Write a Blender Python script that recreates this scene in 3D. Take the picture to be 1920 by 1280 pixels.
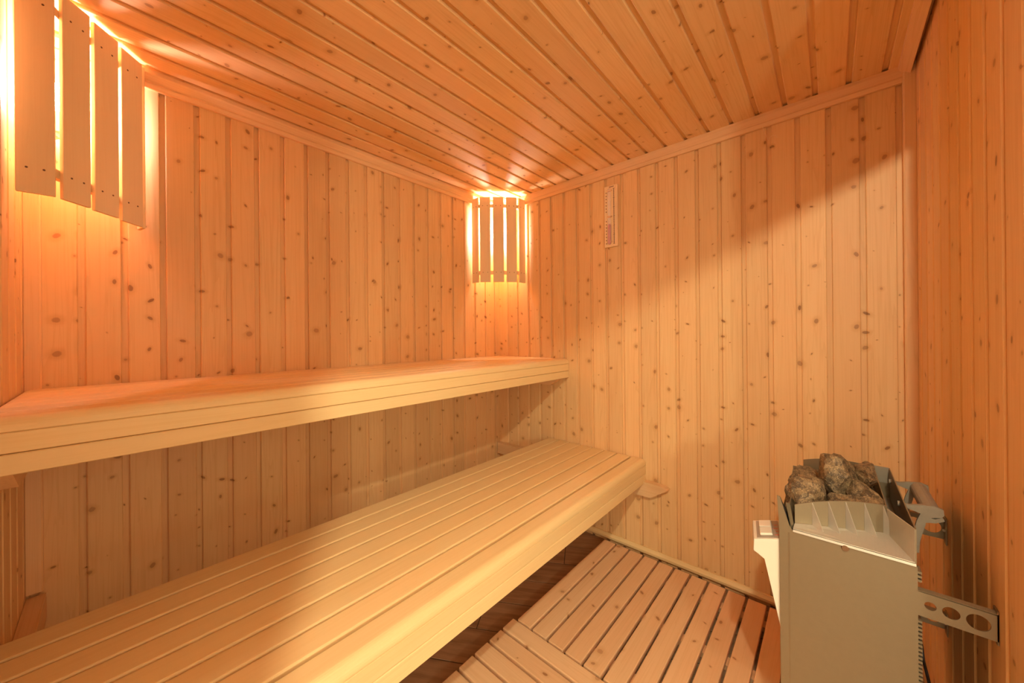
import bpy, bmesh, math, random
from mathutils import Vector, Matrix

for o in list(bpy.data.objects):
    bpy.data.objects.remove(o, do_unlink=True)
scene = bpy.context.scene
C = scene.collection
R = math.radians

# ---------------------------------------------------------------- camera
# X runs along the bench wall, Y towards it, Z up; floor at z = 0 below the camera
CAM_H, YAW, PITCH, ROLL = 1.1185, R(41.7448), R(0.0489), R(-0.4885)
cam_data = bpy.data.cameras.new('camera')
cam = bpy.data.objects.new('camera', cam_data)
C.objects.link(cam)
cam_data.sensor_width = 36.0
cam_data.lens = 669.03 * 36.0 / 1920.0
cam_data.shift_y = -14.2 / 1920.0
cam_data.clip_start = 0.01
F = Vector((math.cos(YAW) * math.cos(PITCH), math.sin(YAW) * math.cos(PITCH), math.sin(PITCH)))
Rt = Vector((math.sin(YAW), -math.cos(YAW), 0))
Up = Rt.cross(F)
R2 = Rt * math.cos(ROLL) + Up * math.sin(ROLL)
U2 = -Rt * math.sin(ROLL) + Up * math.cos(ROLL)
cam.matrix_world = Matrix(((R2.x, U2.x, -F.x, 0), (R2.y, U2.y, -F.y, 0), (R2.z, U2.z, -F.z, CAM_H), (0, 0, 0, 1)))
scene.camera = cam

# ---------------------------------------------------------------- world, light, exposure
world = bpy.data.worlds.new('world')
scene.world = world
world.use_nodes = True
world.node_tree.nodes['Background'].inputs[0].default_value = (1.0, 0.80, 0.54, 1)
world.node_tree.nodes['Background'].inputs[1].default_value = 2.15
HALL_SPOT_W = 64.0
HALL_LAMP_W = 54.0
HALL_SPOT_COL = (1.0, 0.95, 0.73)
BULB_STRENGTH = 270.0
BULB_COL = (1.0, 0.79, 0.88)
BULB_FAR_STRENGTH = 470.0
BULB_FAR_COL = (1.0, 0.92, 0.96)
scene.view_settings.view_transform = 'Standard'
scene.view_settings.look = 'None'
scene.view_settings.gamma = 1.0
scene.view_settings.use_curve_mapping = False
scene.view_settings.exposure = 0.11
try:
    scene.cycles.max_bounces = 9
    scene.cycles.diffuse_bounces = 7
    scene.cycles.caustics_reflective = False
except Exception:
    pass

# ---------------------------------------------------------------- helpers
def tag(o, label=None, cat=None, group=None, kind=None):
    if label: o['label'] = label
    if cat: o['category'] = cat
    if group: o['group'] = group
    if kind: o['kind'] = kind
    return o

def thing(name, label, cat, loc=(0, 0, 0), group=None):
    o = bpy.data.objects.new(name, None)
    C.objects.link(o)
    o.location = loc
    o.empty_display_size = 0.05
    return tag(o, label, cat, group)

def mesh_of(bm, name, mat=None, smooth=False):
    bmesh.ops.recalc_face_normals(bm, faces=bm.faces[:])
    me = bpy.data.meshes.new(name)
    bm.to_mesh(me)
    bm.free()
    if mat: me.materials.append(mat)
    if smooth:
        for p in me.polygons: p.use_smooth = True
    return me

def put(name, me, parent=None, mw=None):
    """link a mesh as one object; mw is its wanted world matrix (parents are unrotated empties or meshes)"""
    o = bpy.data.objects.new(name, me)
    C.objects.link(o)
    if mw is None: mw = Matrix.Identity(4)
    if parent is not None:
        o.parent = parent
        pm = Matrix.Identity(4)
        q = parent
        chain = []
        while q is not None:
            chain.append(q); q = q.parent
        for q in reversed(chain):
            pm = pm @ q.matrix_parent_inverse @ q.matrix_basis
        o.matrix_basis = pm.inverted() @ mw
    else:
        o.matrix_basis = mw
    return o

def obj(name, bm, mat, parent=None, smooth=False):
    return put(name, mesh_of(bm, name, mat, smooth), parent)

def box(bm, x0, x1, y0, y1, z0, z1):
    v = [bm.verts.new(p) for p in ((x0, y0, z0), (x1, y0, z0), (x1, y1, z0), (x0, y1, z0),
                                   (x0, y0, z1), (x1, y0, z1), (x1, y1, z1), (x0, y1, z1))]
    for f in ((0, 3, 2, 1), (4, 5, 6, 7), (0, 1, 5, 4), (1, 2, 6, 5), (2, 3, 7, 6), (3, 0, 4, 7)):
        bm.faces.new([v[i] for i in f])
    return v

def bbox(x0, x1, y0, y1, z0, z1, bev=0.0, seg=2):
    bm = bmesh.new()
    box(bm, x0, x1, y0, y1, z0, z1)
    if bev:
        bmesh.ops.bevel(bm, geom=bm.edges[:], offset=bev, segments=seg, affect='EDGES', profile=0.5)
    return bm

def prism(bm, pts, a, b, fn):
    """extrude polygon pts between a and b; fn(u, v, t) -> xyz"""
    A = [bm.verts.new(fn(u, v, a)) for u, v in pts]
    B = [bm.verts.new(fn(u, v, b)) for u, v in pts]
    bm.faces.new(A)
    bm.faces.new(list(reversed(B)))
    n = len(pts)
    for i in range(n):
        bm.faces.new((A[i], B[i], B[(i + 1) % n], A[(i + 1) % n]))

fYZ = lambda u, v, t: (t, u, v)     # polygon in the YZ plane, extruded along X
fXZ = lambda u, v, t: (u, t, v)     # polygon in the XZ plane, extruded along Y
fXY = lambda u, v, t: (u, v, t)

def tube(bm, path, r, n=10, cap=True):
    path = [Vector(p) for p in path]
    rings = []
    for i, p in enumerate(path):
        d = (path[min(i + 1, len(path) - 1)] - path[max(i - 1, 0)]).normalized()
        a = d.orthogonal().normalized() if i == 0 else (rings[-1][1] - d * rings[-1][1].dot(d)).normalized()
        b = d.cross(a)
        rr = r[i] if isinstance(r, (list, tuple)) else r
        rings.append(([bm.verts.new(p + (a * math.cos(2 * math.pi * k / n) + b * math.sin(2 * math.pi * k / n)) * rr) for k in range(n)], a))
    for i in range(len(rings) - 1):
        A, B = rings[i][0], rings[i + 1][0]
        for k in range(n):
            bm.faces.new((A[k], A[(k + 1) % n], B[(k + 1) % n], B[k]))
    if cap:
        bm.faces.new(list(reversed(rings[0][0])))
        bm.faces.new(rings[-1][0])

def quad_plate(bm, pts, th):
    """a thin plate through 3-4 points, given real thickness along its normal"""
    P = [Vector(p) for p in pts]
    n = (P[1] - P[0]).cross(P[2] - P[0]).normalized() * th * 0.5
    A = [bm.verts.new(p + n) for p in P]
    B = [bm.verts.new(p - n) for p in P]
    bm.faces.new(A)
    bm.faces.new(list(reversed(B)))
    k = len(P)
    for i in range(k):
        bm.faces.new((A[i], B[i], B[(i + 1) % k], A[(i + 1) % k]))

def holed_plate(bm, outer, holes, t0, t1, fn):
    """a flat plate with round holes (cx, cy, r), thickness t0..t1"""
    loops = [outer] + [[(cx + r * math.cos(2 * math.pi * k / 20), cy + r * math.sin(2 * math.pi * k / 20)) for k in range(20)] for cx, cy, r in holes]
    tb = bmesh.new()
    es = []
    for lp in loops:
        vs = [tb.verts.new((u, v, 0)) for u, v in lp]
        es += [tb.edges.new((vs[i], vs[(i + 1) % len(vs)])) for i in range(len(vs))]
    bmesh.ops.triangle_fill(tb, use_beauty=True, use_dissolve=False, edges=es)
    tb.verts.index_update()
    co = [(v.co.x, v.co.y) for v in tb.verts]
    A = [bm.verts.new(fn(u, v, t0)) for u, v in co]
    B = [bm.verts.new(fn(u, v, t1)) for u, v in co]
    for f in tb.faces:
        ids = [v.index for v in f.verts]
        bm.faces.new([A[i] for i in ids])
        bm.faces.new([B[i] for i in reversed(ids)])
    for e in tb.edges:
        if len(e.link_faces) == 1:
            i, j = e.verts[0].index, e.verts[1].index
            bm.faces.new((A[i], A[j], B[j], B[i]))
    tb.free()

# ---------------------------------------------------------------- materials
def new_mat(name):
    m = bpy.data.materials.new(name)
    m.use_nodes = True
    nt = m.node_tree
    return m, nt, nt.nodes['Principled BSDF']

class NG:
    """small node-graph writer"""
    def __init__(s, nt): s.nt = nt
    def n(s, t, **kw):
        nd = s.nt.nodes.new(t)
        for k, v in kw.items(): setattr(nd, k, v)
        return nd
    def link(s, a, b): s.nt.links.new(a, b)
    def val(s, sock, v):
        if hasattr(v, 'is_output'): s.link(v, sock)
        else: sock.default_value = v
    def m(s, op, a, b=None, c=None, clamp=False):
        nd = s.n('ShaderNodeMath', operation=op, use_clamp=clamp)
        s.val(nd.inputs[0], a)
        if b is not None: s.val(nd.inputs[1], b)
        if c is not None: s.val(nd.inputs[2], c)
        return nd.outputs[0]
    def vm(s, op, a, b=None):
        nd = s.n('ShaderNodeVectorMath', operation=op)
        s.val(nd.inputs[0], a)
        if b is not None: s.val(nd.inputs[1], b)
        return nd.outputs['Value'] if op in ('LENGTH', 'DOT_PRODUCT', 'DISTANCE') else nd.outputs[0]
    def mix(s, fac, a, b, mode='MIX'):
        nd = s.n('ShaderNodeMix', data_type='RGBA', blend_type=mode)
        s.val(nd.inputs[0], fac)
        s.val(nd.inputs[6], a)
        s.val(nd.inputs[7], b)
        return nd.outputs[2]
    def step(s, v, lo, hi, a=0.0, b=1.0):
        nd = s.n('ShaderNodeMapRange', interpolation_type='SMOOTHSTEP')
        s.val(nd.inputs[0], v)
        for i, x in zip((1, 2, 3, 4), (lo, hi, a, b)): s.val(nd.inputs[i], x)
        return nd.outputs[0]
    def noise(s, vec, scale=1.0, detail=3.0, rough=0.5, dist=0.0):
        nd = s.n('ShaderNodeTexNoise')
        s.link(vec, nd.inputs['Vector'])
        nd.inputs['Scale'].default_value = scale
        nd.inputs['Detail'].default_value = detail
        nd.inputs['Roughness'].default_value = rough
        nd.inputs['Distortion'].default_value = dist
        return nd.outputs['Fac']

def rgb(r, g, b): return (r, g, b, 1.0)

def wood(name, base, dark, pink, knots=True, rough=0.5, grain=0.5, knot_col=(0.23, 0.085, 0.02), vary=0.5, knot_min=0.30):
    """wood whose grain runs along the object's local X axis"""
    m, nt, bs = new_mat(name)
    g = NG(nt)
    tc = g.n('ShaderNodeTexCoord').outputs['Object']
    rnd = g.n('ShaderNodeObjectInfo').outputs['Random']
    off = g.n('ShaderNodeCombineXYZ')
    g.link(g.m('MULTIPLY', rnd, 61.3), off.inputs[0])
    g.link(g.m('MULTIPLY', rnd, 17.9), off.inputs[1])
    g.link(g.m('MULTIPLY', rnd, 33.7), off.inputs[2])
    p = g.vm('ADD', tc, off.outputs[0])
    fine = g.noise(g.vm('MULTIPLY', p, (3.0, 160.0, 160.0)), 1.0, 3.0, 0.6)
    broad = g.noise(g.vm('MULTIPLY', p, (0.9, 26.0, 26.0)), 1.0, 2.0, 0.5, 0.6)
    bands = g.m('FRACT', g.m('MULTIPLY', broad, 9.0))
    rings = g.step(bands, 0.55, 1.0)
    patch = g.noise(g.vm('MULTIPLY', p, (2.2, 9.0, 9.0)), 1.0, 2.0, 0.5)
    col = g.mix(g.m('MULTIPLY', g.step(patch, 0.35, 0.68), 0.55), rgb(*base), rgb(*pink))
    col = g.mix(g.m('MULTIPLY', rings, 0.40 * grain), col, rgb(*dark))
    col = g.mix(g.m('MULTIPLY', g.step(fine, 0.45, 0.75), 0.5 * grain), col, rgb(*dark))
    # every board is a slightly different piece of timber
    r2 = g.m('FRACT', g.m('MULTIPLY', rnd, 7.31))
    col = g.mix(g.m('MULTIPLY', rnd, vary), col, rgb(*pink))
    br = g.m('ADD', 1.0 - 0.16 * vary, g.m('MULTIPLY', r2, 0.28 * vary))
    hs = g.n('ShaderNodeHueSaturation')
    g.link(br, hs.inputs['Value'])
    g.link(col, hs.inputs['Color'])
    col = hs.outputs[0]
    if knots:
        SX, SY = 10.5, 20.0
        wob = g.n('ShaderNodeTexNoise')
        g.link(p, wob.inputs['Vector'])
        wob.inputs['Scale'].default_value = 70.0
        wob.inputs['Detail'].default_value = 2.15
        q = g.vm('MULTIPLY', p, (SX, SY, 0.0))
        vo = g.n('ShaderNodeTexVoronoi', voronoi_dimensions='2D')
        g.link(q, vo.inputs['Vector'])
        vo.inputs['Scale'].default_value = 1.0
        d = g.vm('SUBTRACT', q, vo.outputs['Position'])
        sep = g.n('ShaderNodeSeparateXYZ')
        g.link(d, sep.inputs[0])
        cs = g.n('ShaderNodeSeparateColor')
        g.link(vo.outputs['Color'], cs.inputs[0])
        ang = g.m('MULTIPLY', cs.outputs[2], 3.1)
        dx = g.m('DIVIDE', sep.outputs[0], SX)
        dy = g.m('DIVIDE', sep.outputs[1], SY)
        ca, sa = g.m('COSINE', ang), g.m('SINE', ang)
        u = g.m('ADD', g.m('MULTIPLY', dx, ca), g.m('MULTIPLY', dy, sa))
        v = g.m('SUBTRACT', g.m('MULTIPLY', dy, ca), g.m('MULTIPLY', dx, sa))
        # one axis is stretched: knots range from round to cut lengthwise
        el = g.m('ADD', 1.0, g.m('MULTIPLY', cs.outputs[0], 1.1))
        dist = g.m('SQRT', g.m('ADD', g.m('POWER', u, 2.0), g.m('POWER', g.m('MULTIPLY', v, el), 2.0)))
        dist = g.m('ADD', dist, g.m('MULTIPLY', g.m('SUBTRACT', wob.outputs['Fac'], 0.5), 0.007))
        size = g.m('MULTIPLY', g.m('POWER', cs.outputs[1], 3.0), 0.0092)
        size = g.m('ADD', size, 0.0008)
        r3 = g.m('FRACT', g.m('MULTIPLY', rnd, 13.7))
        on = g.m('GREATER_THAN', cs.outputs[1], g.m('ADD', knot_min, g.m('MULTIPLY', r3, 0.35)))
        core = g.m('MULTIPLY', g.step(g.m('DIVIDE', dist, size), 0.82, 1.18, 1.0, 0.0), on)
        halo = g.m('MULTIPLY', g.step(g.m('DIVIDE', dist, size), 0.8, 3.2, 1.0, 0.0), on)
        col = g.mix(g.m('MULTIPLY', halo, 0.42), col, rgb(*dark))
        kfac = g.m('MULTIPLY', core, g.m('ADD', 0.40, g.m('MULTIPLY', cs.outputs[0], 0.42)))
        col = g.mix(kfac, col, rgb(*knot_col))
    g.link(col, bs.inputs['Base Color'])
    g.link(g.m('ADD', rough - 0.06, g.m('MULTIPLY', fine, 0.14)), bs.inputs['Roughness'])
    bs.inputs['Specular IOR Level'].default_value = 0.35
    bp = g.n('ShaderNodeBump')
    bp.inputs['Strength'].default_value = 0.12
    bp.inputs['Distance'].default_value = 0.002
    g.link(g.m('ADD', fine, g.m('MULTIPLY', broad, 0.5)), bp.inputs['Height'])
    g.link(bp.outputs[0], bs.inputs['Normal'])
    return m

PINE = wood('knotty_pine', (0.80, 0.535, 0.245), (0.56, 0.285, 0.09), (0.79, 0.47, 0.205))
TRIMW = wood('trim_pine', (0.80, 0.53, 0.265), (0.60, 0.33, 0.13), (0.78, 0.47, 0.22), knots=False, vary=0.35)
BENCHW = wood('bench_abachi', (0.82, 0.60, 0.285), (0.67, 0.42, 0.16), (0.80, 0.545, 0.24), knots=False, vary=0.3, grain=0.32)
DUCKW = wood('duckboard_pine', (0.78, 0.50, 0.265), (0.56, 0.29, 0.12), (0.76, 0.43, 0.21), knots=True, vary=0.35, grain=0.4,
             knot_col=(0.30, 0.11, 0.03), knot_min=0.55)
SHADEW = wood('shade_wood', (0.86, 0.65, 0.35), (0.74, 0.49, 0.23), (0.86, 0.60, 0.31), knots=False, vary=0.2, grain=0.3)

def plain(name, col, rough=0.5, metal=0.0, spec=0.5, noise_amt=0.0, nscale=(40, 40, 40), bump=0.0):
    m, nt, bs = new_mat(name)
    g = NG(nt)
    bs.inputs['Roughness'].default_value = rough
    bs.inputs['Metallic'].default_value = metal
    bs.inputs['Specular IOR Level'].default_value = spec
    tc = g.n('ShaderNodeTexCoord').outputs['Object']
    nz = g.noise(g.vm('MULTIPLY', tc, nscale), 1.0, 3.0, 0.6)
    dk = tuple(c * (1 - noise_amt) for c in col)
    g.link(g.mix(nz, rgb(*dk), rgb(*col)), bs.inputs['Base Color'])
    if bump:
        bp = g.n('ShaderNodeBump')
        bp.inputs['Strength'].default_value = bump
        bp.inputs['Distance'].default_value = 0.002
        g.link(nz, bp.inputs['Height'])
        g.link(bp.outputs[0], bs.inputs['Normal'])
    return m

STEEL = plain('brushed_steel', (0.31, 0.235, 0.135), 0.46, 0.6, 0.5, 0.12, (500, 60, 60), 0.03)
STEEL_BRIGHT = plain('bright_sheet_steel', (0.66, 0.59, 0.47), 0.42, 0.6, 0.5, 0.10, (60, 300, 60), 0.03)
CAST = plain('grey_cast_metal', (0.40, 0.335, 0.24), 0.6, 0.4, 0.4, 0.2, (90, 90, 90), 0.1)
DARK = plain('slot_shade_black', (0.015, 0.012, 0.010), 0.7, 0.0, 0.2)  # near-black that paints the shade inside the heater gap
PLASTIC = plain('cream_plastic', (0.76, 0.68, 0.52), 0.45, 0.0, 0.4, 0.04)
PANEL = plain('grey_switch_plate', (0.40, 0.33, 0.25), 0.5, 0.2, 0.4, 0.1)
REDPRINT = plain('red_print', (0.55, 0.12, 0.08), 0.6)
NAIL = plain('nail_iron', (0.20, 0.10, 0.045), 0.6, 0.2, 0.3)
CABLE = plain('black_rubber', (0.03, 0.022, 0.018), 0.5)
INK = plain('brown_ink', (0.16, 0.06, 0.03), 0.8)
SAND = plain('pink_sand', (0.72, 0.22, 0.20), 0.8, 0, 0.2, 0.25, (900, 900, 900))
PAINT = plain('hall_paint', (0.80, 0.76, 0.69), 0.8, 0, 0.2, 0.04, (6, 6, 6))
GROUT = plain('dark_grout', (0.11, 0.072, 0.04), 0.9, 0, 0.2, 0.2)
CERAMIC = plain('socket_ceramic', (0.80, 0.74, 0.66), 0.4)

def emission(name, col, s):
    m = bpy.data.materials.new(name)
    m.use_nodes = True
    nt = m.node_tree
    nt.nodes.clear()
    e = nt.nodes.new('ShaderNodeEmission')
    o = nt.nodes.new('ShaderNodeOutputMaterial')
    e.inputs[0].default_value = rgb(*col)
    e.inputs[1].default_value = s
    nt.links.new(e.outputs[0], o.inputs[0])
    return m

BULB = emission('glowing_bulb', BULB_COL, BULB_STRENGTH)
BULB_FAR = emission('glowing_bulb_warm', BULB_FAR_COL, BULB_FAR_STRENGTH)

def glass_mat():
    m, nt, bs = new_mat('clear_glass')
    bs.inputs['Base Color'].default_value = rgb(0.95, 0.86, 0.78)
    bs.inputs['Roughness'].default_value = 0.06
    bs.inputs['Alpha'].default_value = 0.28
    return m
GLASS = glass_mat()

def tile_mat():
    m, nt, bs = new_mat('wood_look_tile')
    g = NG(nt)
    tc = g.n('ShaderNodeTexCoord').outputs['Object']
    rnd = g.n('ShaderNodeObjectInfo').outputs['Random']
    off = g.n('ShaderNodeCombineXYZ')
    g.link(g.m('MULTIPLY', rnd, 41.0), off.inputs[0])
    g.link(g.m('MULTIPLY', rnd, 23.0), off.inputs[1])
    p = g.vm('ADD', tc, off.outputs[0])
    a = g.noise(g.vm('MULTIPLY', p, (3.5, 45.0, 1.0)), 1.0, 4.0, 0.6, 0.5)
    b = g.noise(g.vm('MULTIPLY', p, (6.0, 9.0, 1.0)), 1.0, 3.0, 0.5)
    col = g.mix(g.step(a, 0.35, 0.7), rgb(0.25, 0.135, 0.065), rgb(0.40, 0.235, 0.125))
    col = g.mix(g.m('MULTIPLY', g.step(b, 0.4, 0.7), 0.5), col, rgb(0.44, 0.28, 0.165))
    g.link(col, bs.inputs['Base Color'])
    bs.inputs['Roughness'].default_value = 0.42
    return m
TILE = tile_mat()

def stone_mat():
    m, nt, bs = new_mat('olivine_stone')
    g = NG(nt)
    tc = g.n('ShaderNodeTexCoord').outputs['Object']
    rnd = g.n('ShaderNodeObjectInfo').outputs['Random']
    off = g.n('ShaderNodeCombineXYZ')
    g.link(g.m('MULTIPLY', rnd, 11.0), off.inputs[0])
    p = g.vm('ADD', tc, off.outputs[0])
    a = g.noise(p, 55.0, 5.0, 0.65, 0.8)
    b = g.noise(p, 330.0, 3.0, 0.7)
    col = g.mix(g.step(a, 0.36, 0.66), rgb(0.075, 0.045, 0.020), rgb(0.30, 0.19, 0.085))
    col = g.mix(g.step(b, 0.56, 0.70), col, rgb(0.58, 0.40, 0.20))
    col = g.mix(g.step(b, 0.44, 0.30), col, rgb(0.04, 0.026, 0.016))
    g.link(col, bs.inputs['Base Color'])
    bs.inputs['Roughness'].default_value = 0.6
    bp = g.n('ShaderNodeBump')
    bp.inputs['Strength'].default_value = 0.9
    bp.inputs['Distance'].default_value = 0.003
    g.link(g.m('ADD', a, g.m('MULTIPLY', b, 0.5)), bp.inputs['Height'])
    g.link(bp.outputs[0], bs.inputs['Normal'])
    return m
STONE = stone_mat()

# ---------------------------------------------------------------- the sauna shell
E, L, H = 1.7785, 1.7073, 2.0032         # end wall X, bench wall Y, ceiling Z
XL, YR = -0.1659, -0.2152                # near left wall X, right wall Y
W = 0.09                                 # panel pitch
JL = Vector((XL, 0.08, 0))               # door jambs: the doorway cuts the corner the camera stands in
JR = Vector((0.87, YR, 0))
HEAD = 1.89                              # door head height
TB = 0.016                               # board thickness

def frame(n, g):
    """world rotation for a board with local X = grain g, local Z = face normal n"""
    n, g = Vector(n), Vector(g)
    y = n.cross(g)
    return Matrix(((g.x, y.x, n.x, 0), (g.y, y.y, n.y, 0), (g.z, y.z, n.z, 0), (0, 0, 0, 1)))

_board = {}
def board_mesh(length, w=W, recess=True, mat=PINE):
    key = (round(length, 4), round(w, 4), recess, mat.name)
    if key not in _board:
        bm = bmesh.new()
        t = TB
        if recess:
            pts = [(0.0, -t), (w, -t), (w, -0.0025), (w - 0.0022, 0), (0.0175, 0), (0.0150, -0.0022), (0.0145, -0.0088), (0, -0.0088)]
        else:
            pts = [(0.0, -t), (w, -t), (w, -0.0025), (w - 0.0022, 0), (0.0, 0)]
        prism(bm, pts, 0, length, fYZ)
        _board[key] = mesh_of(bm, 'board', mat)
    return _board[key]

def panel_wall(parent, n, g, starts, length, origin, lo, hi):
    """boards side by side; starts = signed position along the width axis, cropped to lo..hi"""
    M = frame(n, g)
    y = Vector(n).cross(Vector(g))
    for s in starts:
        a, b = max(s, lo), min(s + W, hi)
        if b - a < 0.006: continue
        me = board_mesh(length, b - a, a == s)
        mw = Matrix.Translation(Vector(origin) + y * a) @ M
        put('board', me, parent, mw)

BK = 0.05   # backing thickness
def slab(name, x0, x1, y0, y1, z0, z1, label, mat=TRIMW):
    o = obj(name, bbox(x0, x1, y0, y1, z0, z1), mat)
    tag(o, label, 'wall', kind='structure')
    return o

wl = slab('wall_back', XL - TB - BK, E + TB + BK, L + TB, L + TB + BK, 0, H + 0.07, 'knotty pine panelled long wall behind the two benches')
panel_wall(wl, (0, -1, 0), (0, 0, -1), [0.1107 + W * i for i in range(-4, 20)], H, (0, L, H), XL - TB, E + TB)
we = slab('wall_end', E + TB, E + TB + BK, YR - TB - BK, L + TB, 0, H + 0.07, 'knotty pine panelled far end wall with the sand timer')
panel_wall(we, (-1, 0, 0), (0, 0, -1), [-1.3584 - W * 4 + W * i for i in range(0, 24)], H, (E, 0, H), -L, -YR)
wr = slab('wall_right', JR.x, E + TB, YR - TB - BK, YR - TB, 0, H + 0.07, 'pine panelled right wall behind the heater')
panel_wall(wr, (0, 1, 0), (0, 0, -1), [-0.991 - W * 10 + W * i for i in range(0, 14)], H, (0, YR, H), -E, -JR.x)
wf = slab('wall_left', XL - TB - BK, XL - TB, JL.y, L + TB, 0, H + 0.07, 'pine panelled near left wall beside the bench ends')
panel_wall(wf, (1, 0, 0), (0, 0, -1), [L - 0.055 - W * i for i in range(0, 19)], H, (XL, 0, H), JL.y, L)
for w_ in (wl, we, wr, wf): w_['category'] = 'wall'

bm = bmesh.new()
CP = [(XL - TB - BK, JL.y), (JR.x, YR - TB - BK), (E + TB + BK, YR - TB - BK), (E + TB + BK, L + TB + BK), (XL - TB - BK, L + TB + BK)]
prism(bm, CP, H + TB, H + 0.07, fXY)
ce = tag(obj('ceiling', bm, TRIMW), 'pine board ceiling with knotty planks running along the benches', 'ceiling', kind='structure')
M = frame((0, 0, -1), (1, 0, 0))
for i in range(-5, 18):
    ys = 1.305 + 0.0068 - 0.0906 * i
    a, b = ys, ys - 0.0906
    a, b = min(a, L), max(b, YR)
    if a - b < 0.006: continue
    x0 = XL - TB
    if b < JL.y: x0 = XL + (JL.y - b) / (JL.y - YR) * (JR.x - XL)     # clipped by the doorway wall
    put('board', board_mesh(round(E - x0, 3), round(a - b, 4), a == ys), ce, Matrix.Translation((x0, a, H)) @ M)

# wall over the doorway
d = (JR - JL)
L2 = d.length
bm = bmesh.new()
box(bm, 0, L2, -0.06, 0.0, HEAD, H + TB)
o = obj('wall_door', bm, TRIMW)
o.matrix_basis = Matrix.Translation(JL) @ Matrix.Rotation(math.atan2(d.y, d.x), 4, 'Z')
tag(o, 'narrow pine wall over the open doorway', 'wall', kind='structure')

# floor: grout bed with wood-look tiles laid on the slant
fl = tag(obj('floor', bbox(-1.7, E + TB, -1.9, L + TB, -0.06, -0.0015), GROUT), 'brown wood-look tile floor under the benches', 'floor', kind='structure')
fd = Vector((0.51, -0.86, 0)).normalized()
fq = Vector((0.86, 0.51, 0)).normalized()
TL, TW, TG = 0.60, 0.148, 0.0035
tm = mesh_of(bbox(0, TL - TG, 0, TW - TG, -0.012, 0, 0.0012, 1), 'tile', TILE)
MT = Matrix(((fd.x, fq.x, 0, 0), (fd.y, fq.y, 0, 0), (0, 0, 1, 0), (0, 0, 0, 1)))
base = Vector((0.905, 1.039, 0))
def clip(poly, ax, val, keep_less):
    out = []
    for k in range(len(poly)):
        a, b = poly[k], poly[(k + 1) % len(poly)]
        ia, ib = ((a[ax] <= val) == keep_less), ((b[ax] <= val) == keep_less)
        if ia: out.append(a)
        if ia != ib:
            out.append(a.lerp(b, (val - a[ax]) / (b[ax] - a[ax])))
    return out
for j in range(-16, 16):
    for i in range(-6, 6):
        p = base + fq * (TW * j) + fd * (TL * i + 0.03 + (0.31 if j % 2 else 0.0))
        poly = [p, p + fd * (TL - TG), p + fd * (TL - TG) + fq * (TW - TG), p + fq * (TW - TG)]
        full = list(poly)
        for ax, val, less in ((0, E + 0.004, True), (0, XL - 0.02, False), (1, L + 0.004, True), (1, YR - 0.004, False)):
            if poly: poly = clip(poly, ax, val, less)
        if len(poly) < 3: continue
        area = abs(sum(poly[k].x * poly[(k + 1) % len(poly)].y - poly[(k + 1) % len(poly)].x * poly[k].y for k in range(len(poly)))) / 2
        if area < 0.0006: continue
        mw = Matrix.Translation(p) @ MT
        if len(poly) == 4 and all((a - b).length < 1e-6 for a, b in zip(poly, full)):
            put('tile', tm, fl, mw)
        else:
            inv = mw.inverted()
            bm = bmesh.new()
            prism(bm, [((inv @ q).x, (inv @ q).y) for q in poly], -0.012, 0, fXY)
            put('tile', mesh_of(bm, 'tile', TILE), fl, mw)

# mouldings
def along(name, pts, length, origin, xdir, ydir, label, cat='trim', mat=None):
    """profile pts in (local y, local z), length along local x, so the grain follows the moulding"""
    bm = bmesh.new()
    prism(bm, pts, 0, length, fYZ)
    o = obj(name, bm, mat or TRIMW)
    x, y = Vector(xdir), Vector(ydir)
    z = x.cross(y)
    o.matrix_basis = Matrix(((x.x, y.x, z.x, origin[0]), (x.y, y.y, z.y, origin[1]), (x.z, y.z, z.z, origin[2]), (0, 0, 0, 1)))
    return tag(o, label, cat, kind='structure')

# x along -Y, y towards the room (-X), z = x cross y = (0,-1,0)x(-1,0,0) = (0,0,-1): downwards from the ceiling
along('trim_1', [(0, 0), (0.021, 0), (0.021, 0.012), (0.017, 0.034), (0.0185, 0.040), (0.012, 0.0527), (0, 0.0527)],
      L - YR - 0.026, (E, L, H), (0, -1, 0), (-1, 0, 0), 'ceiling moulding along the top of the far end wall')
along('trim_2', [(0, 0), (0, 0.0501), (0.012, 0.0501), (0.019, 0.038), (0.0175, 0.031), (0.036, 0.012), (0.036, 0)][::-1],
      E - XL - 0.024, (XL + 0.001, L, H), (1, 0, 0), (0, -1, 0), 'ceiling moulding along the top of the bench wall')
o = along('trim_3', [(0.0045, 0), (0.0045, 0.010), (0.012, 0.034), (0.040, 0.014), (0.040, 0)],
          E - JR.x - 0.003, (E - 0.002, YR, H), (-1, 0, 0), (0, 1, 0), 'ceiling moulding over the right wall with a dark gap behind it')
o.matrix_basis = o.matrix_basis @ Matrix.Rotation(R(0.35), 4, 'Z')
# upright corner strips
along('trim_4', [(0, 0), (0.030, 0), (0.030, 0.013), (0.027, 0.016), (0, 0.016)], H - 0.393, (XL + 0.0005, L, H), (0, 0, -1), (1, 0, 0),
      'upright corner strip at the near end of the bench wall')
along('trim_5', [(0, 0), (0.026, 0), (0.029, 0.0), (0.029, 0.022), (0.004, 0.022), (0, 0.018)], H - 0.001, (E, YR + 0.0295, H), (0, 0, -1), (0, -1, 0),
      'upright corner strip between the end wall and right wall')
along('baseboard_end', [(0, 0.0), (0.013, 0.0), (0.0165, 0.004), (0.0165, 0.014), (0.010, 0.022), (0.008, 0.0285), (0, 0.0285)][::-1],
      L - YR - 0.02, (E, YR + 0.002, 0.019), (0, 1, 0), (-1, 0, 0), 'slim rounded baseboard along the foot of the end wall', 'baseboard', BENCHW)

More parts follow.
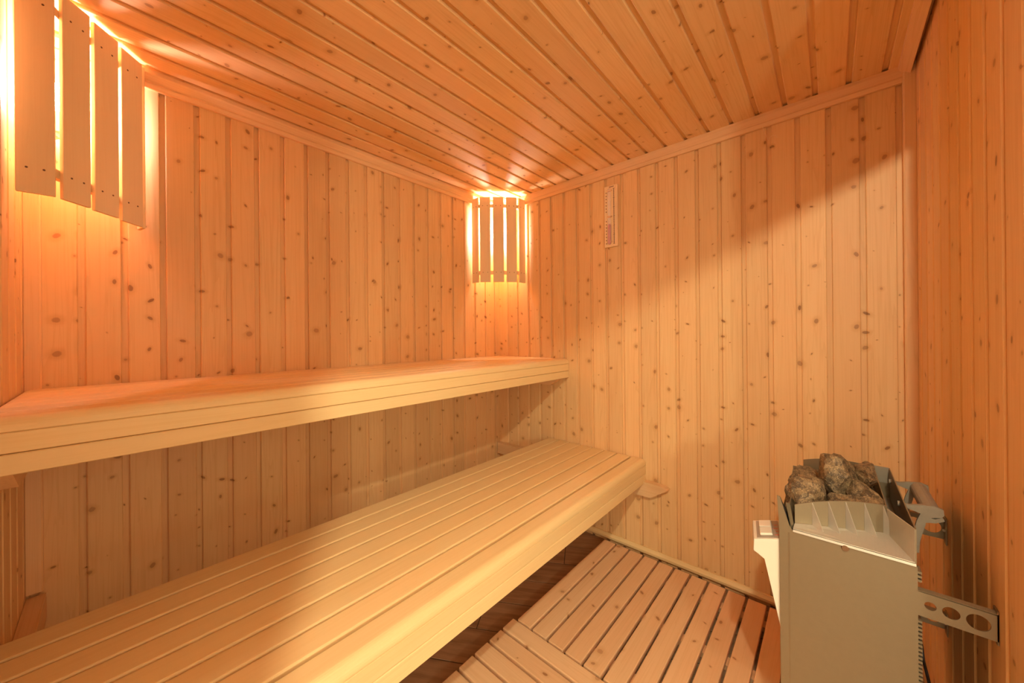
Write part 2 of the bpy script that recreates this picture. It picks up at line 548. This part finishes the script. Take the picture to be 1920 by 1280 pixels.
# hallway outside the open doorway, two sides left open for added world fill light, with the ceiling spot that shines in
HX0, HX1, HY0, HY1, HH = -1.75, E + TB + BK, -1.95, L + TB + BK, 2.12
for nm, a, lb in (('wall_hall_north', (HX0, XL - TB - BK - 0.002, HY1 - 0.05, HY1, 0, HH), 'pale painted hallway wall beside the sauna'),
                  ('wall_hall_east', (HX1 - 0.05, HX1, HY0, YR - TB - BK - 0.002, 0, HH), 'pale painted hallway wall past the sauna corner')):
    slab(nm, *a, lb, PAINT)
tag(obj('ceiling_hall', bbox(HX0 - 0.05, HX1, HY0 - 0.05, HY1, HH, HH + 0.05), PAINT), 'white hallway ceiling', 'ceiling', kind='structure')
SP = Vector((-0.340, -0.242, 2.049))
sp = thing('ceiling_spotlight', 'small round spotlight on the hallway ceiling outside the doorway', 'light', (SP.x, SP.y, HH))
bm = bmesh.new()
tube(bm, [(SP.x, SP.y, HH - 0.001), (SP.x, SP.y, HH - 0.012)], 0.055, 20)
obj('mounting_ring', bm, PAINT, sp)
bm = bmesh.new()
tube(bm, [(SP.x, SP.y, HH - 0.012), (SP.x, SP.y, HH - 0.03)], [0.03, 0.024], 16)
obj('lamp_neck', bm, CERAMIC, sp)
ld = bpy.data.lights.new('spot_light', 'POINT')
ld.energy = HALL_SPOT_W
ld.color = HALL_SPOT_COL
ld.shadow_soft_size = 0.022
lo = bpy.data.objects.new('spot_light', ld)
C.objects.link(lo)
lo.location = SP
# standing globe lamp further down the hallway
FP = Vector((-0.872, -1.222, 1.20))
fp = thing('floor_lamp', 'slim standing lamp with a round globe in the hallway', 'lamp', (FP.x, FP.y, 0))
bm = bmesh.new()
tube(bm, [(FP.x, FP.y, 0.0), (FP.x, FP.y, 0.012), (FP.x, FP.y, 0.02)], [0.12, 0.12, 0.02], 24)
obj('base', bm, CAST, fp)
bm = bmesh.new()
tube(bm, [(FP.x, FP.y, 0.018), (FP.x, FP.y, FP.z - 0.05)], 0.009, 12)
obj('pole', bm, CAST, fp)
bm = bmesh.new()
tube(bm, [(FP.x, FP.y, FP.z - 0.06), (FP.x, FP.y, FP.z - 0.035)], [0.014, 0.020], 14)
obj('lamp_holder', bm, CERAMIC, fp)
ld = bpy.data.lights.new('globe_light', 'POINT')
ld.energy = HALL_LAMP_W
ld.color = HALL_SPOT_COL
ld.shadow_soft_size = 0.060
lo = bpy.data.objects.new('globe_light', ld)
C.objects.link(lo)
lo.location = FP

# ---------------------------------------------------------------- sticks of timber with the grain along their length
def stick_mesh(name, length, w, t, bev, mat, seg=2):
    """local X length, local Y width (centred), local Z from -t to 0"""
    return mesh_of(bbox(0, length, -w / 2, w / 2, -t, 0, bev, seg), name, mat)

def prof_mesh(name, pts, length, mat, smooth=False):
    bm = bmesh.new()
    prism(bm, pts, 0, length, fYZ)
    return mesh_of(bm, name, mat, smooth)

MX = Matrix.Identity(4)                                      # along +X, face up
MY = frame((0, 0, 1), (0, -1, 0))                            # along -Y, face up

def bench(label, yfront, yback, ztop, zs1, zs2, zbot, rail_lo, rail_hi, rail_poly, n, x0, x1):
    b = thing('sauna_bench', label, 'bench', ((x0 + x1) / 2, (yfront + yback) / 2, rail_lo), 'sauna benches')
    ln = x1 - x0
    pitch = (yback - yfront) / n
    gap = 0.0072
    t = ztop - zs1
    sm = stick_mesh('slat', ln, pitch - gap, t, 0.0036, BENCHW, 2)
    for i in range(1, n):
        yc = yfront + pitch * (i + 0.5) + gap / 2
        put('slat', sm, b, Matrix.Translation((x0, yc, ztop)))
    # rounded front nosing
    r = 0.024
    pts = [(yfront + pitch - gap / 2, zs1), (yfront + pitch - gap / 2, ztop - 0.0036), (yfront + pitch - gap / 2 - 0.0036, ztop)]
    for k in range(9):
        a = math.pi / 2 * k / 8
        pts.append((yfront + r - r * math.sin(a), ztop - r + r * math.cos(a) - 0.0))
    pts += [(yfront, zs1 + 0.0015), (yfront + 0.0015, zs1)]
    put('nosing', prof_mesh('nosing', pts, ln, BENCHW), b, Matrix.Translation((x0, 0, 0)))
    for za, zb in ((zs1, zs2), (zs2, zbot)):
        y0, y1 = yfront + 0.0005, yfront + 0.024
        c = 0.0024
        put('fascia_board', prof_mesh('fascia_board', [(y1, zb + 0.0006), (y1, za - 0.0006), (y0 + c, za - 0.0006), (y0, za - c), (y0, zb + c), (y0 + c, zb + 0.0006)], ln, BENCHW),
            b, Matrix.Translation((x0, 0, 0)))
    # bearers under the slats
    for yb in (yfront + 0.045, yback - 0.035):
        put('bearer', stick_mesh('bearer', ln, 0.035, zs1 - rail_hi, 0.001, BENCHW, 1), b, Matrix.Translation((x0, yb, zs1)))
    # wall rails that carry the bench, one on each end wall
    for xa, xb in ((E - 0.036, E - 0.0008), (XL + 0.0008, XL + 0.036)):
        bm = bmesh.new()
        y_ref = L - 0.012
        prism(bm, [(y_ref - u, v) for u, v in rail_poly], 0, xb - xa, fXZ)
        me = mesh_of(bm, 'support_rail', TRIMW)
        # local x runs from the bench wall outwards (-Y): rotate about Z
        put('support_rail', me, b, Matrix.Translation((xa, y_ref, 0)) @ Matrix(((0, 1, 0, 0), (-1, 0, 0, 0), (0, 0, 1, 0), (0, 0, 0, 1))))
    return b

def lower_rail():
    P = [(L - 0.012, 0.313), (L - 0.012, 0.384), (0.700, 0.384), (0.617, 0.384), (0.585, 0.377), (0.579, 0.371), (0.660, 0.315), (0.669, 0.313)]
    return P
def upper_rail():
    return [(L - 0.012, 0.812), (L - 0.012, 0.900), (1.170, 0.900), (1.170, 0.866), (1.245, 0.818), (1.255, 0.812)]
bx0, bx1 = XL + 0.004, E - 0.004
bench('upper pale wood sauna bench mounted high against the long wall', 1.1412, L - 0.004, 0.9722, 0.9441, 0.9033, 0.8624, 0.812, 0.9, upper_rail(), 7, bx0, bx1)
bench('lower slatted pale wood sauna bench in front of the high one', 0.6941, 1.2815, 0.4874, 0.4594, 0.4160, 0.3723, 0.313, 0.384, lower_rail(), 8, bx0, bx1)

# ---------------------------------------------------------------- duckboards on the floor
S = 0.040
dk = thing('duckboard', 'pine duckboard with slats running towards the end wall, beside the heater', 'duckboard', (1.36, 0.34, 0), 'floor duckboards')
sl = stick_mesh('slat', 1.714 - 1.017, 0.0605, 0.020, 0.0025, DUCKW)
for i in range(15):
    put('slat', sl, dk, Matrix.Translation((1.017, 0.891 - 0.0302 - 0.0706 * i, S)))
rn = stick_mesh('runner', 1.045, 0.04, 0.019, 0.001, DUCKW, 1)
for x in (1.10, 1.365, 1.63):
    put('runner', rn, dk, Matrix.Translation((x, 0.880, 0.0195)) @ MY)
dk = thing('duckboard', 'pine duckboard with slats running crosswise, nearest the camera', 'duckboard', (0.62, 0.45, 0), 'floor duckboards')
sl = stick_mesh('slat', 0.88, 0.060, 0.020, 0.0035, DUCKW)
for i in range(11):
    put('slat', sl, dk, Matrix.Translation((1.009 - 0.030 - 0.0692 * i, 0.906, S + 0.002)) @ MY)
rn = stick_mesh('runner', 0.72, 0.04, 0.021, 0.001, DUCKW, 1)
for y in (0.80, 0.47, 0.14):
    put('runner', rn, dk, Matrix.Translation((0.272, y, 0.0215)))

# ---------------------------------------------------------------- slatted corner lamps
def corner_lamp(label, K, e1, e2, z0, z1, zb, segs, glow):
    K, e1, e2 = Vector(K), Vector(e1), Vector(e2)
    dg, lt = (e1 + e2).normalized(), (e1 - e2).normalized()
    P = lambda s, d, z: K + lt * s + dg * d + Vector((0, 0, z))
    t = thing('corner_lamp', label, 'lamp', tuple(P(0, 0.13, z0)), 'slatted corner lamps')
    ln = z1 - z0
    nb = bmesh.new()
    bmesh.ops.create_circle(nb, cap_ends=True, radius=0.0024, segments=8)
    ex = bmesh.ops.extrude_face_region(nb, geom=nb.faces[:])
    bmesh.ops.translate(nb, verts=[v for v in ex['geom'] if isinstance(v, bmesh.types.BMVert)], vec=(0, 0, 0.0012))
    nail = mesh_of(nb, 'nail', NAIL)
    for (sa, da), (sb, db) in segs:
        w = math.hypot(sb - sa, db - da)
        A, B = P(sa, da, z0), P(sb, db, z0)
        yv = (B - A).normalized()
        xv = Vector((0, 0, 1))
        nv = xv.cross(yv)
        if nv.dot(dg) < 0:
            yv = -yv; nv = -nv
        c = (A + B) / 2
        mw = Matrix(((xv.x, yv.x, nv.x, c.x), (xv.y, yv.y, nv.y, c.y), (xv.z, yv.z, nv.z, c.z), (0, 0, 0, 1)))
        so = put('slat', stick_mesh('slat', ln, w, 0.0095, 0.0015, SHADEW), t, mw)
        for xx in (0.06, ln - 0.055):
            for yy in (-w * 0.22, w * 0.22):
                put('nail', nail, so, mw @ Matrix.Translation((xx, yy, -0.0004)))
    def inset(k):
        pts = []
        for (sa, da), (sb, db) in segs:
            w = math.hypot(sb - sa, db - da)
            ns, nd = (db - da) / w, -(sb - sa) / w
            if nd > 0: ns, nd = -ns, -nd
            pts += [(sa + ns * k, da + nd * k), (sb + ns * k, db + nd * k)]
        return pts
    out, inn = inset(0.0099), inset(0.028)
    for zz in (z0 + 0.05, z1 - 0.065):
        bm = bmesh.new()
        prism(bm, out + inn[::-1], zz, zz + 0.022, lambda u, v, z: tuple(P(u, v, z)))
        obj('curved_rail', bm, SHADEW, t)
    bm = bmesh.new()
    tube(bm, [tuple(P(0, 0.02, zb - 0.085)), tuple(P(0, 0.10, zb - 0.085))], [0.03, 0.026], 16)
    tube(bm, [tuple(P(0, 0.10, zb - 0.10)), tuple(P(0, 0.10, zb - 0.045))], [0.022, 0.024], 16)
    obj('socket', bm, CERAMIC, t)
    bm = bmesh.new()
    bmesh.ops.create_icosphere(bm, subdivisions=2, radius=1.0)
    for v in bm.verts:
        zz = v.co.z
        k = 0.029 * (1.0 if zz > -0.2 else 1.0 - 0.45 * (-(zz + 0.2) / 0.8))
        v.co = P(0, 0.10, zb) + Vector((v.co.x * k, v.co.y * k, zz * 0.046))
    obj('bulb', bm, glow, t, True)
    return t

corner_lamp('glowing slatted wooden lamp in the near left corner above the high bench', (XL, L, 0), (1, 0, 0), (0, -1, 0), 1.470, 1.990, 1.80,
            [((-0.180, 0.200), (-0.142, 0.246)), ((-0.124, 0.246), (-0.059, 0.243)), ((-0.042, 0.236), (0.026, 0.232)), ((0.045, 0.222), (0.115, 0.216)), ((0.128, 0.212), (0.153, 0.174))], BULB)
corner_lamp('glowing slatted wooden lamp in the far corner next to the sand timer', (E, L, 0), (-1, 0, 0), (0, -1, 0), 1.445, 1.975, 1.79,
            [((-0.170, 0.188), (-0.128, 0.228)), ((-0.112, 0.236), (-0.046, 0.240)), ((-0.030, 0.242), (0.037, 0.242)), ((0.053, 0.240), (0.119, 0.236)), ((0.130, 0.228), (0.171, 0.188))], BULB_FAR)

# ---------------------------------------------------------------- sand timer on the end wall
TX = E
st = thing('sand_timer', 'wooden sauna sand timer with pink sand hanging on the end wall', 'sand timer', (TX, 0.864, 1.577))
me = stick_mesh('backing_board', 0.325, 0.074, 0.016, 0.002, SHADEW)
mwt = Matrix.Translation((TX - 0.0165, 0.864, 1.577)) @ Matrix(((0, 0, -1, 0), (0, 1, 0, 0), (1, 0, 0, 0), (0, 0, 0, 1)))
put('backing_board', me, st, mwt)
xf = TX - 0.0165
def strip(name, y0, y1, z0, z1, mat, d=0.0008):
    obj(name, bbox(xf - d, xf - 0.00005, y0, y1, z0, z1), mat, st)
bm = bmesh.new()
zc, yc, xc = 1.735, 0.868, xf - 0.009
tube(bm, [(xc, yc, 1.588), (xc, yc, 1.592), (xc, yc, 1.722), (xc, yc, 1.733), (xc, yc, 1.737), (xc, yc, 1.748), (xc, yc, 1.878), (xc, yc, 1.884)],
     [0.004, 0.0085, 0.0085, 0.0025, 0.0025, 0.0085, 0.0085, 0.004], 14)
obj('glass_tube', bm, GLASS, st, True)
bm = bmesh.new()
tube(bm, [(xc, yc, 1.590), (xc, yc, 1.593), (xc, yc, 1.690), (xc, yc, 1.697)], [0.004, 0.0078, 0.0078, 0.001], 14)
obj('sand', bm, SAND, st, True)
for z in (1.732, 1.600, 1.870):
    bm = bmesh.new()
    box(bm, xf - 0.012, xf - 0.0001, yc - 0.011, yc + 0.011, z, z + 0.006)
    obj('tube_clip', bm, DUCKW, st)
bm = bmesh.new()
yl = 0.846
box(bm, xf - 0.0006, xf - 0.00005, yl - 0.0011, yl + 0.0011, 1.592, 1.882)
for k in range(31):
    z = 1.592 + 0.29 * k / 30
    w_ = 0.009 if k % 5 == 0 else 0.005
    box(bm, xf - 0.0008, xf - 0.0001, yl - w_ * 0.5, yl + w_ * 0.5, z - 0.0011, z + 0.0011)
obj('scale_ticks', bm, INK, st)
sm_ = mesh_of(bbox(-0.0008, 0, -0.0022, 0.0022, -0.0026, 0.0026), 'scale_mark', INK)
for k in range(17):
    if k in (8, 9): continue
    put('scale_mark', sm_, st, Matrix.Translation((xf - 0.00005, 0.8895, 1.597 + 0.27 * k / 16)))
strip('top_mark', 0.846, 0.872, 1.8925, 1.8955, INK)

# ---------------------------------------------------------------- electric heater hung on the right wall
X0, X1, YB, YF = 1.020, 1.425, -0.121, 0.090
ht = thing('sauna_heater', 'grey steel electric sauna heater filled with stones, hung on the right wall', 'heater', (1.22, YB, 0.22))
ZB, ZS, ZT = 0.215, 0.668, 0.745
bm = bmesh.new()
side = [(YB, ZB), (YF - 0.012, ZB), (YF, ZB + 0.01), (YF + 0.001, ZS), (YF + 0.0045, ZT - 0.003), (YF - 0.001, ZT - 0.006), (YF - 0.0175, ZS + 0.012), (YF - 0.023, ZS + 0.003), (YF - 0.031, ZS), (YB, ZS)]
# near and far side sheets, front sheet, floor sheet, back sheet; one folded jacket
def side_sheet(xa, xb): prism(bm, side, xa, xb, fYZ)
side_sheet(X0, X0 + 0.002)
prism(bm, [(YB, ZB), (YF - 0.012, ZB), (YF, ZB + 0.01), (YF + 0.0005, 0.698), (YB, 0.698)], X1 - 0.002, X1, fYZ)
prism(bm, [(X0 + 0.002, ZB + 0.01), (X1 - 0.002, ZB + 0.01), (X1 - 0.002, 0.688), (X0 + 0.06, 0.690), (X0 + 0.022, 0.712), (X0 + 0.002, 0.741)], YF - 0.001, YF + 0.0006, fXZ)
box(bm, X0 + 0.002, X1 - 0.002, YB, YF - 0.012, ZB, ZB + 0.002)
box(bm, X0 + 0.002, X1 - 0.002, YB, YB + 0.0015, ZB + 0.002, 0.66)
obj('jacket', bm, STEEL, ht)
# rounded front corner
bm = bmesh.new()
prism(bm, [(X0 - 0.0005, YF - 0.018), (X0 + 0.001, YF - 0.008), (X0 + 0.006, YF - 0.0005), (X0 + 0.014, YF + 0.002), (X0 + 0.014, YF - 0.004), (X0 + 0.004, YF - 0.018)], ZB + 0.01, ZS - 0.004, fXY)
obj('corner_fold', bm, STEEL, ht, False)
# black filler: shade painted into the gap between jacket and stone basket
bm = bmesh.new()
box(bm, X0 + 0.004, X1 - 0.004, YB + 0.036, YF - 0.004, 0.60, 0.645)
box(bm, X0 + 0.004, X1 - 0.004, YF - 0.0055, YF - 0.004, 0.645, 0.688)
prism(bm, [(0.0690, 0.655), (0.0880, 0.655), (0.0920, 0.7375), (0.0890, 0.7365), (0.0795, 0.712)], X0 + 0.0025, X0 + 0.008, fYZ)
obj('slot_shade', bm, DARK, ht)
# stone tray the stones lie on
bm = bmesh.new()
prism(bm, [(1.044, 0.062), (1.112, -0.084), (1.37, -0.084), (1.40, 0.062)], 0.650, 0.664, fXY)
obj('stone_tray', bm, CAST, ht)
# basket front plate (towards the room)
bm = bmesh.new()
quad_plate(bm, [(1.034, 0.0655, 0.668), (1.034, 0.0735, 0.722), (1.400, 0.0735, 0.712), (1.400, 0.0655, 0.668)], 0.002)
quad_plate(bm, [(1.026, 0.0695, 0.672), (1.026, 0.0785, 0.728), (1.036, 0.0735, 0.724), (1.036, 0.0655, 0.672)], 0.002)
obj('basket_plate', bm, STEEL, ht)
# light sheet deflector on the near side
bm = bmesh.new()
quad_plate(bm, [(X0 + 0.001, 0.066, 0.6745), (X0 + 0.001, YB + 0.002, 0.6745), (1.108, -0.0875, 0.683), (1.038, 0.064, 0.680)], 0.002)
quad_plate(bm, [(X0 - 0.001, 0.066, 0.6735), (X0 - 0.001, YB + 0.002, 0.6735), (X0 - 0.002, YB + 0.002, 0.6690), (X0 - 0.002, 0.066, 0.6690)], 0.0025)
obj('deflector', bm, STEEL_BRIGHT, ht)
bm = bmesh.new()
quad_plate(bm, [(1.108, -0.0885, 0.684), (X0 + 0.001, -0.1185, 0.6745), (X0 + 0.001, -0.1185, 0.739), (1.106, -0.0885, 0.737)], 0.0018)
obj('corner_plate', bm, STEEL_BRIGHT, ht)
# ribbed baffle: curved plate with triangular fins, near side and far side
def baffle(A, B, zb, zt, sgn):
    A, B = Vector(A), Vector(B)
    nrm = Vector((B.y - A.y, -(B.x - A.x), 0)).normalized()
    if nrm.x * sgn < 0: nrm = -nrm
    bm = bmesh.new()
    n = 12
    for i in range(n):
        q = []
        for u in (i / n, (i + 1) / n):
            p = A.lerp(B, u)
            top = zb + (zt - zb) * (0.86 + 0.14 * (1 - (2 * u - 1.1) ** 2)) + 0.016 * u - 0.008
            q.append((p, top))
        quad_plate(bm, [(q[0][0].x, q[0][0].y, zb), (q[1][0].x, q[1][0].y, zb), (q[1][0].x, q[1][0].y, q[1][1]), (q[0][0].x, q[0][0].y, q[0][1])], 0.002)
    pl = obj('baffle', bm, STEEL, ht)
    bm = bmesh.new()
    for u in (0.20, 0.38, 0.57, 0.77, 0.965):
        p = A.lerp(B, u)
        dirn = (B - A).normalized()
        zt_ = zb + (zt - zb) * (0.86 + 0.14 * (1 - (2 * u - 1.1) ** 2)) + 0.016 * u - 0.008
        f0 = p + nrm * 0.001
        fb = bmesh.new()
        quad_plate(fb, [tuple(f0 + Vector((0, 0, zt_ - 0.001))), tuple(f0 + Vector((0, 0, zb + 0.001))), tuple(f0 + nrm * 0.020 + dirn * 0.012 + Vector((0, 0, zb + 0.001)))], 0.0018)
        obj('fin', fb, STEEL_BRIGHT, pl)
        rb = bmesh.new()
        c = p + dirn * 0.011 + nrm * 0.0012
        tube(rb, [tuple(c + Vector((0, 0, zb + 0.016))), tuple(c + nrm * 0.0012 + Vector((0, 0, zb + 0.016)))], 0.0022, 8)
        obj('rivet', rb, STEEL_BRIGHT, pl)
    bm.free()
baffle((1.040, 0.064, 0), (1.109, -0.0875, 0), 0.676, 0.742, -1)
baffle((1.400, 0.064, 0), (1.375, -0.0875, 0), 0.676, 0.750, 1)
# rear air channel
bm = bmesh.new()
box(bm, 1.108, 1.430, -0.0890, -0.0872, 0.655, 0.7375)
obj('channel_front', bm, STEEL, ht)
bm = bmesh.new()
box(bm, X0 + 0.0005, 1.430, -0.1200, -0.1180, 0.655, 0.7395)
obj('channel_back', bm, STEEL, ht)
bm = bmesh.new()
quad_plate(bm, [(1.108, -0.0885, 0.658), (1.428, -0.0885, 0.658), (1.428, -0.1185, 0.658), (X0 + 0.003, -0.1185, 0.658)], 0.002)
box(bm, 1.428, 1.430, -0.1180, -0.0890, 0.655, 0.740)
obj('channel_floor', bm, CAST, ht)
# slotted vent strip on the rear edge
lv = mesh_of(bbox(0, 0.024, 0, 0.0057, 0, 0.0042), 'vent_rib', STEEL)
for k in range(54):
    z = 0.24 + k * 0.0078
    if 0.565 < z < 0.632: continue
    put('vent_rib', lv, ht, Matrix.Translation((X0 + 0.006, YB - 0.006, z)))
bm = bmesh.new()
tube(bm, [(X0 - 0.0004, -0.020, 0.6655), (X0 - 0.0042, -0.020, 0.6655)], [0.0065, 0.0055], 14)
obj('screw', bm, NAIL, ht)
# control box with two cream dials
bm = bmesh.new()
cb = [(0.0, 0.641), (0.056, 0.6255), (0.057, 0.598), (0.034, 0.5855), (0.004, 0.424), (0.0, 0.419)]
prism(bm, cb, 0.0, 0.10, fYZ)
bmesh.ops.bevel(bm, geom=bm.edges[:], offset=0.0015, segments=2, affect='EDGES', profile=0.5)
cmw = Matrix.Translation((X0 + 0.006, 0.0845, 0.0)) @ Matrix.Rotation(R(9.0), 4, 'Z')
co = put('control_box', mesh_of(bm, 'control_box', PLASTIC), ht, cmw)
slope = (0.6255 - 0.641) / 0.056
tilt = Matrix.Translation((0, 0, 0.6412)) @ Matrix.Rotation(math.atan(slope), 4, 'X')
put('switch_plate', mesh_of(bbox(0.006, 0.094, 0.004, 0.051, 0, 0.0008), 'switch_plate', PANEL), co, cmw @ tilt)
km = mesh_of(bbox(0, 0.034, 0, 0.026, 0.0009, 0.007, 0.0022, 2), 'knob', PLASTIC)
put('knob', km, co, cmw @ tilt @ Matrix.Translation((0.014, 0.018, 0)))
put('knob', km, co, cmw @ tilt @ Matrix.Translation((0.052, 0.018, 0)))
bm = bmesh.new()
for k, (xa, ln_) in enumerate(((0.018, 0.010), (0.034, 0.006), (0.050, 0.012), (0.068, 0.008))):
    box(bm, xa, xa + 0.003, 0.0065, 0.0065 + ln_ * 0.8, 0.0008, 0.0011)
put('red_scale', mesh_of(bm, 'red_scale', REDPRINT), co, cmw @ tilt)
# wall brackets with round holes: near, far, and a lower far one
def bracket(xa, sgn, za, zb_, yend):
    bm = bmesh.new()
    h = (zb_ - za) / 0.0465
    zc = (za + zb_) / 2
    holed_plate(bm, [(yend, za), (YB, za), (YB, zb_), (yend, zb_)],
                [(-0.1365, zc + 0.0005, 0.0076 * h), (-0.1615, zc, 0.0108 * h), (-0.1925, zc - 0.0005, 0.0140 * h)], xa, xa + 0.002, fYZ)
    box(bm, min(xa, xa + sgn * 0.014), max(xa, xa + sgn * 0.014), yend, YB, zb_ - 0.001, zb_ + 0.001)       # folded top edge
    box(bm, min(xa, xa + sgn * 0.022), max(xa, xa + sgn * 0.022), YR + 0.0004, YR + 0.0024, za - 0.006, zb_ + 0.006)  # wall foot
    br = obj('wall_bracket', bm, STEEL, ht)
    bm = bmesh.new()
    xs = xa + sgn * 0.013
    tube(bm, [(xs, YR + 0.0024, zc), (xs, YR + 0.0060, zc)], [0.0045, 0.003], 10)
    obj('screw', bm, STEEL_BRIGHT, br)
bracket(X0 + 0.0005, 1, 0.577, 0.6235, YR + 0.0005)
bracket(X1 - 0.012, -1, 0.585, 0.640, YR + 0.0005)
bracket(X1 - 0.015, -1, 0.357, 0.402, YR + 0.0005)
# rail holder behind the channel: two forked arms and a thick roller
rh_x = (1.215, 1.378)
bm = bmesh.new()
tube(bm, [(rh_x[0] + 0.004, -0.1660, 0.713), (rh_x[1] - 0.004, -0.1660, 0.713)], 0.0155, 18)
rol = obj('roller', bm, CAST, ht, False)
for xa in rh_x:
    bm = bmesh.new()
    up = [(-0.116, 0.7145), (-0.130, 0.7125), (-0.150, 0.706), (-0.160, 0.700), (-0.1795, 0.7065), (-0.1835, 0.713), (-0.1825, 0.7245), (-0.1700, 0.7290), (-0.150, 0.7260), (-0.132, 0.7205), (-0.116, 0.7215)]
    prism(bm, up, xa - 0.004, xa + 0.004, fYZ)
    leg = [(-0.149, 0.707), (-0.158, 0.701), (-0.1560, 0.682), (-0.1510, 0.660), (-0.1475, 0.640), (-0.146, 0.616), (-0.1400, 0.616), (-0.1375, 0.640), (-0.1385, 0.664), (-0.143, 0.688)]
    prism(bm, leg, xa - 0.003, xa + 0.003, fYZ)
    fork = [(-0.1580, 0.702), (-0.1700, 0.700), (-0.1815, 0.7075), (-0.1845, 0.700), (-0.1720, 0.692), (-0.1560, 0.688)]
    prism(bm, fork, xa - 0.0028, xa + 0.0028, fYZ)
    obj('rail_arm', bm, CAST, ht)
    bm = bmesh.new()
    tube(bm, [(xa, -0.1135, 0.718), (xa, -0.1245, 0.718)], 0.0062, 10)
    obj('arm_bolt', bm, CAST, ht)

# power cable hanging behind the heater
bm = bmesh.new()
tube(bm, [(1.385, YB - 0.0005, 0.44), (1.386, YB - 0.012, 0.425), (1.385, -0.165, 0.345), (1.380, -0.170, 0.300), (1.365, -0.170, 0.284), (1.294, -0.170, 0.279), (1.20, -0.168, 0.274), (1.15, -0.150, 0.250), (1.14, -0.130, 0.218)], 0.0032, 8)
tag(obj('power_cable', bm, CABLE, ht, True), 'thin black power cable')

# ---------------------------------------------------------------- stones on the heater
def rock(x, y, z, rx, ry, rz, seed, label):
    rng = random.Random(seed)
    bm = bmesh.new()
    bmesh.ops.create_icosphere(bm, subdivisions=4, radius=1.0)
    # chip flat facets off the ball, then roughen it
    planes = []
    for _ in range(15):
        n = Vector((rng.gauss(0, 1), rng.gauss(0, 1), rng.gauss(0, 1))).normalized()
        planes.append((n, rng.uniform(0.56, 0.86)))
    from mathutils import noise
    for v in bm.verts:
        p = v.co.copy()
        for n, dd in planes:
            e = p.dot(n) - dd
            if e > 0: p -= n * e * 0.97
        nz = noise.noise(p * 2.3 + Vector((seed * 3.1, 0, 0))) * 0.12 + noise.noise(p * 6.0 + Vector((0, seed * 1.7, 0))) * 0.07 + noise.noise(p * 17.0 + Vector((0, 0, seed * 2.3))) * 0.030
        p *= 1.20 + nz
        v.co = p
    me = mesh_of(bm, 'stone', STONE, False)
    for v in me.vertices:
        v.co = Vector((v.co.x * rx, v.co.y * ry, v.co.z * rz))
    o = put('stone', me, None, Matrix.Translation((x, y, z)))
    return tag(o, label, 'stone', 'stones on the heater')

rock(1.135, 0.050, 0.7120, 0.056, 0.0480, 0.046, 1, 'big grey-brown stone at the left front of the heater')
rock(1.215, -0.004, 0.7420, 0.050, 0.0400, 0.055, 2, 'tallest peaked stone at the top of the heater pile')
rock(1.236, -0.0610, 0.7650, 0.043, 0.0260, 0.025, 3, 'dark stone at the upper right of the pile beside the rear plate')
rock(1.172, -0.0590, 0.7260, 0.046, 0.0275, 0.036, 4, 'rounded stone at the lower right behind the ribbed baffle')
rock(1.138, -0.0160, 0.7020, 0.030, 0.0270, 0.038, 5, 'stone in the middle just above the ribbed baffle')
rock(1.262, 0.048, 0.6980, 0.056, 0.0380, 0.046, 6, 'stone behind the big left one near the far baffle')
rock(1.318, -0.045, 0.7050, 0.046, 0.0380, 0.046, 7, 'stone at the back of the pile behind the dark one')
rock(1.352, 0.022, 0.6960, 0.034, 0.0360, 0.030, 8, 'low stone at the far end of the heater')

# loose fibre dangling from the end wall moulding
bm = bmesh.new()
tube(bm, [(E - 0.017, 0.200, 1.9515), (E - 0.015, 0.196, 1.935), (E - 0.008, 0.189, 1.915), (E - 0.003, 0.183, 1.897), (E - 0.004, 0.176, 1.905), (E - 0.006, 0.168, 1.909), (E - 0.003, 0.157, 1.905), (E - 0.002, 0.155, 1.897)], 0.0007, 5)
tag(obj('loose_fibre', bm, SHADEW, None, True), 'loose pale wood fibre dangling below the end wall moulding', 'fibre')
